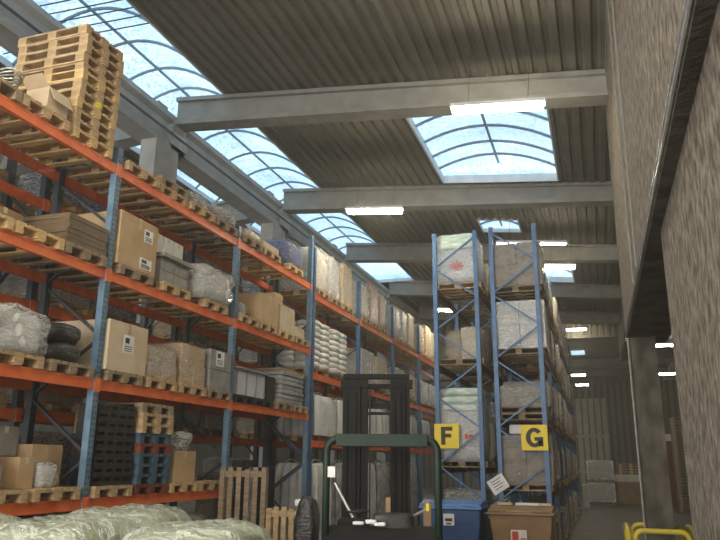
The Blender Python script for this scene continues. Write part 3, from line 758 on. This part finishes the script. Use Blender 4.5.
pallet(XF, 17.45, 4.375, 'wooden pallet under cream block, middle shelf of rack F', 'wood_old')
wrapped(XF+.3, 17.45, 4.519, .5, .85, .8, 'cream wrapped block at right end of the middle shelf, rack F', 'carton_pale', 'film_clear', 'boxes', 8)
pallet(XF, 17.5, 0, 'floor pallet behind the blue bin in rack F', 'wood_old')
wrapped(XF, 17.5, .144, 1.1, .95, 1.35, 'low wrapped load on the floor behind the blue bin', 'brown_goods', 'film_clear', 'boxes', 8)
Gn = [(1.4, 'brown_goods', 'film_thin', 1.12, 'big grey brown wrapped load behind the G sign', .98),
      (2.98, 'brown_goods', 'film_clear', .5, 'low dark wrapped load above the G sign', .9),
      (4.5, 'white_goods', 'film_clear', 1.18, 'white wrapped block on upper middle shelf of rack G', 1.0),
      (6.02, 'brown_goods', 'film_thin', 1.12, 'tall film wrapped brown load at the top of rack G', 1.0)]
for zb, g_, f_, h_, lab, w_ in Gn:
    zt = pallet(XG, 17.45, zb+.075, 'wooden pallet under the '+lab, 'wood' if zb < 2 else 'wood_old')
    if zb == 2.98: zt = pallet(XG, 17.45, zt, 'second pallet laid under the low dark wrapped load, rack G', 'wood_old')
    wrapped(XG+.05, 17.45, zt, 1.24, .95, h_, lab, g_, f_, 'boxes', 10, amp=.025)
pallet(XG, 17.5, 0, 'floor pallet behind the brown bin in rack G', 'wood')
wrapped(XG, 17.5, .144, 1.2, .95, .95, 'low wrapped load on the floor behind the brown bin', 'brown_goods', 'film_thin', 'boxes', 8)
carton(XG-.05, 16.97+.2, 1.619+1.12, .5, .3, .2, 'small white parcel on the big grey brown load', 'carton_white')
# further loads
pal = [('tan_goods', 'film_clear', 'tan'), ('brown_goods', 'film_thin', 'brown'), ('white_goods', 'film_warm', 'white'), ('grey_goods', 'film_clear', 'grey'), ('carton_dark', 'film_thin', 'dark brown')]
hmax = {1.4: 1.1, 2.98: 1.1, 4.5: 1.1, 6.02: 1.25, 1.9: 1.7, 4.3: 1.3, 6.2: 1.1, 0: 1.0}
lvG = {0: 'floor', 1.4: 'lowest shelf', 2.98: 'second shelf', 4.5: 'third shelf', 6.02: 'top shelf'}
lvF = {0: 'floor', 1.9: 'lowest shelf', 4.3: 'middle shelf', 6.2: 'top shelf'}
rr = random.Random(11)
for nm, xx, lv, names_, lim in (('G', XG, [0]+LG, lvG, 36.4), ('F', XF, [0]+LF, lvF, 24.5)):
    for zb in lv:
        y = 18.45; k = 0
        while y < lim:
            if any(abs(y-u) < .47 for u in YG): y += .06; continue
            g_, f_, cn = pal[rr.randrange(5)]; h_ = hmax[zb]*rr.uniform(.72, 1)
            if nm == 'F': h_ *= .75
            zt = zb+.075 if zb else 0
            pallet(xx+rr.uniform(-.02, .06), y, zt, 'pallet of load %s behind the front one on rack %s %s' % (ORD[k], nm, names_[zb]), 'wood' if k % 2 else 'wood_old', detail=False)
            wrapped(xx+rr.uniform(.0, .08), y, zt+.144, 1.14+rr.uniform(-.06, .1), .84, h_, '%s wrapped load, %s behind the front one, rack %s %s' % (cn, ORD[k], nm, names_[zb]), g_, f_, ['boxes', 'lump', 'sacks'][rr.randrange(3)], 6, amp=.04)
            y += .94; k += 1
# signs
def sign(ch, x, z, label):
    t = thing('letter_sign', label, 'sign', (x, 16.74, z))
    bx(-.29, .29, -.008, .008, 0, .56).build('plate', 'sign_yellow', t)
    m_ = MB(); yy = (-.014, -.009)
    if ch == 'F':
        m_.box(-.13, -.03, yy[0], yy[1], .08, .49); m_.box(-.03, .14, yy[0], yy[1], .40, .49); m_.box(-.03, .11, yy[0], yy[1], .245, .33)
    else:
        n = 26; a0, a1 = math.radians(38), math.radians(335)
        outer = [(.19*math.cos(a0+(a1-a0)*i/n)-.0, .28+.215*math.sin(a0+(a1-a0)*i/n)) for i in range(n+1)]
        inner = [(.085*math.cos(a0+(a1-a0)*i/n)-.0, .28+.125*math.sin(a0+(a1-a0)*i/n)) for i in range(n+1)]
        for i in range(n): m_.prism([outer[i], outer[i+1], inner[i+1], inner[i]], yy[0], yy[1])
        m_.box(.09, .19, yy[0], yy[1], .09, .29); m_.box(.0, .09, yy[0], yy[1], .21, .29)
    m_.build('letter', 'ink', t)
    return t
sign('F', -3.4, 2.40, 'yellow square sign with black letter F')
sign('G', -1.40, 2.36, 'yellow square sign with black letter G')

# ------------------------------------------------------------------ wheeled bins
def bin4(x, y, bmat, lmat, label, h=1.17):
    t = thing('wheeled_bin', label, 'bin', (x, y, 0))
    w, d, zt = 1.30, .95, h
    def ring(z, a, b_): return [(-a, -b_, z), (a, -b_, z), (a, b_, z), (-a, b_, z)]
    vs = ring(.2, w/2-.12, d/2-.12)+ring(.9, w/2-.03, d/2-.04)+ring(zt-.06, w/2-.02, d/2-.03)
    fs = [(3,2,1,0)]+[(4*k+i, 4*k+(i+1) % 4, 4*k+4+(i+1) % 4, 4*k+4+i) for k in (0, 1) for i in range(4)]+[(8,9,10,11)]
    MB().add(vs, fs).build('body', bmat, t, bevel=.03)
    bx(-w/2-.02, w/2+.02, -d/2-.03, d/2+.03, zt-.06, zt-.01).build('rim', lmat, t, bevel=.012)
    m_ = MB().prism([(-d/2-.02, zt-.01), (d/2+.02, zt-.01), (d/2, zt+.08), (0, zt+.11), (-d/2, zt+.04)], -w/2, w/2, 'X')
    m_.build('lid', lmat, t, bevel=.015)
    for s_ in (-1, 1):
        bx(s_*.42-.16, s_*.42+.16, -d/2-.035, -d/2+.1, zt+.0, zt+.045).build('lid_grip', lmat, t, bevel=.01)
        for q in (-1, 1):
            wl = MB().tube([(s_*.45-.03, q*.3, .1), (s_*.45+.03, q*.3, .1)], .1, 14).build('wheel', 'black', t)
            bx(s_*.45-.05, s_*.45+.05, q*.3-.05, q*.3+.05, .17, .22).build('wheel_fork', 'galv', t)
        MB().tube([(s_*(w/2+.0), 0, zt-.16), (s_*(w/2+.07), 0, zt-.16)], .035, 10).build('trunnion', bmat, t)
    return t
b1 = bin4(-3.1, 15.9, 'bin_blue', 'bin_blue_lid', 'blue wheeled waste bin standing below the F sign', 1.20)
k = bx(-.14, .09, -.505, -.5, .82, 1.05).build('sticker', 'paper', b1)
i = MB().box(-.1, .05, -.507, -.505, .9, .96); i.box(-.08, .03, -.507, -.505, .84, .87); i.build('print', 'ink', k)
b2 = bin4(-1.66, 15.9, 'bin_brown', 'bin_brown', 'brown wheeled waste bin standing below the G sign', 1.12)
k = bx(-.20, .12, -.505, -.5, .52, .78).build('sticker', 'paper', b2)
i = MB().box(-.17, -.05, -.508, -.505, .56, .75); i.bar((-.02, -.506, .58), (.09, -.506, .74), .04, .003); i.box(0, .1, -.508, -.505, .6, .63); i.build('print', 'red_ink', k)
# papers and parcels lying on the brown bin
for j, (dx, w_) in enumerate(((-.35, .3), (.12, .5), (.46, .26))):
    o = bx(-w_/2, w_/2, -.08, .08, 0, .045).build('parcel', 'paper' if j == 1 else 'carton_pale', None, (-1.66+dx, 15.9+.0, 1.12+.112), .1*j-.1)
    tag(o, ['left flat parcel on the brown bin lid', 'middle white parcel on the brown bin lid', 'right short parcel on the brown bin lid'][j], 'parcel')
# diamond card
t = thing('placard', 'white card hung cornerwise between the two bins', 'card', (-2.26, 16.785, 1.62))
M = Matrix.Rotation(math.radians(-32), 3, 'Y')
MB().cb((0, 0, 0), (.40, .008, .34), M).build('card', 'paper', t)
m_ = MB()
for j in range(4): m_.cb(M @ Vector((-.02*(j % 2), -.006, .1-.06*j)), (.24-.04*(j % 2), .003, .015), M)
m_.build('writing', 'ink', t)
MB().tube([(0, 0, .22), (.03, .02, .6)], .006, 5).build('string', 'dark_steel', t)

# ------------------------------------------------------------------ reach truck
def truck():
    t = thing('forklift', 'dark green and black forklift truck with raised mast in the aisle', 'forklift', (-2.42, 8.18, 0), .268)
    xl, xr = -.60, .60
    y0 = -.6
    # overhead guard: rounded hoop at the near side and one by the mast
    def hoop(y, name):
        pts = [(xl, y, 1.0), (xl, y, 2.1)]
        for a in range(0, 91, 18): pts.append((xl+.14-.14*math.cos(math.radians(a)), y, 2.2+.14*math.sin(math.radians(a))))
        for a in range(90, -1, -18): pts.append((xr-.14+.14*math.cos(math.radians(a)), y, 2.2+.14*math.sin(math.radians(a))))
        pts += [(xr, y, 2.1), (xr, y, 1.0)]
        return MB().tube(pts, .04, 8).build(name, 'truck_green', t, smooth=True)
    hoop(y0, 'guard_frame')
    for q in (-1, 1): bx(q*.5-.03, q*.5+.03, y0+.03, .66, 2.27, 2.33).build('guard_side_bar', 'truck_green', t)
    m_ = MB()
    m_.box(xl+.1, xr-.1, y0-.05, y0+.03, 2.25, 2.385); m_.build('guard_header', 'truck_green', t, bevel=.01)
    m_ = MB()
    for q in range(5): m_.box(xl+.08, xr-.08, y0+.2+q*.2, y0+.23+q*.2, 2.28, 2.31)
    m_.build('guard_grille', 'truck_black', t)
    k_ = bx(xl+.02, xl+.10, y0-.06, y0-.05, 1.93, 2.04).build('guard_sticker', 'paper', t)
    # body
    m_ = MB().prism([(-.75, .22), (.3, .22), (.3, 1.3), (-.1, 1.4), (-.45, 1.42), (-.72, 1.3)], xl-.02, xr+.02, 'X')
    m_.build('chassis', 'truck_black', t, bevel=.03)
    m_ = MB().prism([(-.76, .3), (-.74, .3), (-.72, 1.15), (-.75, 1.15)], xl+.1, xr-.1, 'X'); m_.build('rear_panel', 'truck_green', t)
    # seat, console, wheel, levers
    lump(.46, .42, .14, 8, .01, 301, 5).build('seat', 'black', t, (.12, -.15, 1.40))
    lump(.44, .12, .2, 8, .01, 302, 4).build('backrest', 'black', t, (.12, -.42, 1.36))
    bx(-.5, -.15, -.3, .1, 1.38, 1.47).build('console', 'truck_black', t, bevel=.02)
    MB().tube([(-.3+.13*math.cos(a), -.1+.13*math.sin(a), 1.55) for a in [2*PI*i/18 for i in range(18)]], .014, 6, closed=True).build('steering_wheel', 'black', t)
    MB().tube([(-.3, -.1, 1.47), (-.3, -.1, 1.55)], .025, 8).build('steering_column', 'black', t)
    MB().tube([(-.56, .05, 1.85), (-.34, -.05, 1.48)], .018, 8).build('grab_handle', 'galv', t)
    for q in range(4): MB().tube([(.2+.07*q, .12, 1.36), (.2+.07*q, .14, 1.50)], .01, 6).build('control_lever', 'black', t)
    MB().tube([(.15, .1, 1.42), (.36, .05, 1.5), (.5, -.05, 1.58)], .018, 6).build('hand_rail', 'galv', t)
    bx(.49, .52, -.1, -.06, 1.56, 1.64).build('key_tag', 'lens_yellow', t)
    for a, b_ in ((-.25, 1.45), (-.02, 1.44), (-.12, 1.46)): lump(.13, .08, .04, 5, .01, int(100*b_), 4).build('rag', 'paper', t, (a, -.5, b_-.01))
    # mast
    ym = .8
    for s_ in (-1, 1):
        m_ = MB().box(s_*.43-.09, s_*.43+.09, ym-.08, ym+.08, .08, 3.12)
        cx = -.485
        m_ = MB()
        a, b_ = (-.53, -.21) if s_ < 0 else (.08, .33)
        m_.box(a, a+.03, ym-.09, ym+.09, .08, 3.16); m_.box(b_-.03, b_, ym-.09, ym+.09, .08, 3.16); m_.box(a+.03, b_-.03, ym-.085, ym+.02, .08, 3.10)
        m_.build('mast_rail', 'truck_black', t)
        MB().box(a+.035, a+.06, ym-.11, ym-.08, .3, 2.9).build('inner_rail', 'truck_black', t)
        MB().tube([((a+b_)/2, ym-.07, .2), ((a+b_)/2, ym-.07, 2.95)], .035, 10).build('lift_cylinder', 'truck_black', t)
        MB().tube([((a+b_)/2+.06, ym-.1, .5), ((a+b_)/2+.06, ym-.1, 3.05)], .012, 6).build('lift_chain', 'truck_black', t)
        # shoulders
        bx(a-.03 if s_ < 0 else a, b_ if s_ < 0 else b_+.04, ym-.1, ym+.1, 3.02, 3.12).build('mast_cap', 'truck_black', t)
    bx(-.53, .33, ym-.06, ym+.06, 3.14, 3.20).build('mast_crossbar', 'truck_black', t)
    bx(-.21, .08, ym-.05, ym+.05, 3.02, 3.07).build('mast_crossbar', 'truck_black', t)
    bx(-.21, .08, ym-.05, ym+.05, 2.76, 2.83).build('mast_crossbar', 'truck_black', t)
    bx(-.21, .08, ym-.05, ym+.05, 2.68, 2.71).build('mast_crossbar', 'truck_black', t)
    MB().tube([(-.18, ym-.1, .4), (-.18, ym-.1, 3.0)], .012, 6).build('hydraulic_hose', 'black', t)
    # carriage, forks
    bx(-.5, .3, ym+.12, ym+.2, .15, .6).build('fork_carriage', 'truck_black', t)
    for a in (-.45, .15):
        m_ = MB().box(a, a+.1, ym+.2, ym+.25, .06, .6); m_.box(a, a+.1, ym+.25, ym+1.35, .06, .1); m_.build('fork', 'dark_steel', t)
    for xx, yy, r_ in ((xl+.07, -.45, .17), (xr-.07, -.45, .17), (xl+.07, .12, .17), (xr-.07, .12, .17)):
        MB().tube([(xx-.06, yy, r_), (xx+.06, yy, r_)], r_, 18).build('wheel', 'black', t)
    bx(-.55, .35, .3, ym+.1, .12, .3).build('reach_leg', 'truck_black', t)
truck()

# ------------------------------------------------------------------ wrapped loads in the near aisle
for k, (x, y, sx, sy, h, r_) in enumerate(((-5.75, 5.5, 1.0, 1.1, 1.42, .05), (-4.85, 6.85, 1.2, 1.15, 1.45, .1), (-4.55, 5.55, 1.1, 1.1, 1.44, -.05), (-3.35, 5.75, 1.15, 1.25, 1.42, .12))):
    nm = ['at the left edge', 'farthest back by the rack', 'nearest, in front of the other', 'rightmost, beside the forklift'][k]
    pallet(x, y, 0, 'wooden pallet under the green film covered load %s' % nm, 'wood', rot=PI/2+r_, detail=False)
    wrapped(x, y, .144, sx, sy, h, 'green and white film covered load in near aisle, %s' % nm, 'green_goods', 'film_near', 'sacks', 18, amp=.05, rot=r_, group='film covered loads in the near aisle', taper=.06)
# pallets standing on end
def slat_pallet(x, y, z, w, h, lean, label, nv, mat='wood', rot=0):
    t = thing('upright_pallet', label, 'pallet', (x, y, z), rot)
    t.rotation_euler = (lean, 0, rot)
    for k in range(nv):
        xx = -w/2+(w-.08)*k/(nv-1)
        bx(xx, xx+.08, -.011, .011, 0, h-(.0 if k % 3 else .03)).build('slat', mat, t)
    for zz in (.04, h*.45, h-.16): bx(-w/2, w/2, .011, .035, zz, zz+.1).build('crossboard', mat, t)
    for xx in (-w/2, w/2-.09): bx(xx, xx+.09, .035, .12, .02, h-.03).build('bearer', mat, t)
slat_pallet(-5.83, 11.3, 0, .80, 1.98, 0, 'tall slatted pallet standing on end right of the second upright', 6, 'wood_old', rot=.25)
slat_pallet(-4.98, 11.3, 0, .72, 1.36, 0, 'shorter slatted pallet standing on end beside the tall one', 6, 'wood', rot=.2)
o = MB().tube([(-.07, 0, 0), (.07, 0, 0)], .06, 14).build('tape_roll', 'paper', None, (-4.78, 11.33, 1.425)); tag(o, 'small white roll lying on the shorter standing pallet', 'roll')
m_ = lump(.34, .4, 1.62, 12, .05, 500, 5, 4, taper=.35); o = m_.build('black_cover', 'black_film', None, (-3.85, 9.4, 0)); tag(o, 'tall bundle under black plastic left of the forklift', 'bundle')
for k, (x, w_, h) in enumerate(((-3.18, .17, 1.55), (-3.0, .05, 1.4), (-2.6, .12, 1.5))):
    o = bx(-w_/2, w_/2, -.02, .02, 0, h).build('timber_board', 'carton', None, (x, 11.2, 0)); tag(o, ['wide tan board seen through the forklift mast', 'narrow tan strip beside the wide board behind mast', 'tan board standing right within the mast opening'][k], 'board')

# ------------------------------------------------------------------ yellow column guard
t = thing('column_guard', 'yellow tubular guard rail around foot of the far column', 'guard rail', (.85, 13.15, 0))
def hoopg(p, q, r_=.045, h=1.03, nm='hoop'):
    p = Vector(p); q = Vector(q); d = (q-p).normalized(); pts = [p.copy(), p+Vector((0,0,h-.13))]
    for a in range(15, 91, 15): pts.append(p+d*(.13-.13*math.cos(math.radians(a)))+Vector((0,0,h-.13+.13*math.sin(math.radians(a)))))
    for a in range(90, -1, -15): pts.append(q-d*(.13-.13*math.cos(math.radians(a)))+Vector((0,0,h-.13+.13*math.sin(math.radians(a)))))
    pts.append(q.copy())
    MB().tube(pts, r_, 10).build(nm, 'guard_yellow', t, smooth=True)
hoopg((-.42, 0, 0), (.40, 0, 0)); hoopg((-.52, -.05, 0), (-.52, 1.3, 0)); hoopg((.50, -.05, 0), (.50, 1.3, 0)); hoopg((-.42, 1.3, 0), (.40, 1.3, 0))

# ------------------------------------------------------------------ far end
zz = 0
for k in range(2):
    pallet(-.12, 41.2, zz, ['lower', 'upper'][k]+' pallet of the two grey blocks at aisle end', 'wood', rot=PI/2 if 0 else 0, detail=False)
    wrapped(-.12, 41.2, zz+.144, 1.4, 1.1, .98, '%s grey wrapped block at the end of the aisle' % ['lower', 'upper'][k], 'white_goods', 'film_clear', 'boxes', 8)
    zz += 1.124
carton(1.35, 42, 0, 1.3, 1.0, 1.15, 'brown carton at aisle end, right of the grey blocks', 'carton_dark')
tag(bx(-.75, .75, -.5, .5, 0, .35).build('white_slab', 'carton_white', None, (1.3, 42, 1.15)), 'long white slab lying on the brown carton at aisle end', 'slab')
for k in range(4): pallet(1.45, 42, 1.5+.144*k, 'tan pallet on the white slab, %s from bottom' % ORD[k], 'wood_yellow', detail=False)
carton(-.85, 37.6, 0, .3, .6, 1.1, 'narrow white box at foot of rack G far end', 'carton_white')
z = 0
for k in range(20):
    z = pallet(3.8, 37, z, 'weathered pallet, %s from bottom, tall stack in side aisle' % ORD[k], 'wood_old', detail=False, jit=.03, group='tall pallet stack in the side aisle')
for k in range(9):
    z = pallet(3.8, 37, z, 'weathered pallet in upper part of side aisle stack, %s above the lower twenty' % ORD[k], 'wood_old', detail=False, jit=.03, group='tall pallet stack in the side aisle')
tag(bx(-.5, .5, -.04, .04, 0, 3.6).build('brown_panel', 'door_red', None, (3.15, 40, 0)), 'tall reddish brown panel left of side aisle stack', 'panel')
tag(bx(-.35, .35, -.02, .02, 0, .35).build('notice_board', 'paper', None, (3.15, 39.94, 3.2)), 'small white notice above the reddish brown panel', 'notice')

# ------------------------------------------------------------------ camera, light, view
cam = bpy.data.cameras.new('camera'); co = bpy.data.objects.new('camera', cam); C.objects.link(co); sc.camera = co
cam.sensor_width = 36; cam.lens = 707/720*36; cam.clip_start = .05; cam.clip_end = 300
R = Matrix(((.94953441, .31355622, .00817961), (.07426149, -.25006756, .96537632), (.3047452, -.91605061, -.26073291)))
co.matrix_world = Matrix.Translation((0, 0, 2.1)) @ R.transposed().to_4x4()
w = bpy.data.worlds.new('sky'); sc.world = w; w.use_nodes = True
bg = w.node_tree.nodes['Background']; bg.inputs[0].default_value = (1, .97, .92, 1); bg.inputs[1].default_value = 1
# dusty air in the hall
v = w.node_tree.nodes.new('ShaderNodeVolumeScatter'); v.inputs['Density'].default_value = .0042; v.inputs['Anisotropy'].default_value = .5
v.inputs['Color'].default_value = (1, .975, .91, 1)
w.node_tree.links.new(v.outputs[0], w.node_tree.nodes['World Output'].inputs['Volume'])
# added fill light behind the viewer, as if from an unseen open gate
al = bpy.data.lights.new('rear_fill', 'AREA'); al.shape = 'RECTANGLE'; al.size = 16; al.size_y = 7; al.energy = 2300; al.color = (1, .96, .89)
ao = bpy.data.objects.new('rear_fill', al); C.objects.link(ao); ao.location = (-8, -9.4, 4.2); ao.rotation_euler = (PI/2, 0, 0)
sc.view_settings.view_transform = 'Standard'; sc.view_settings.look = 'None'; sc.view_settings.gamma = 1
sc.view_settings.use_curve_mapping = False; sc.view_settings.exposure = .74
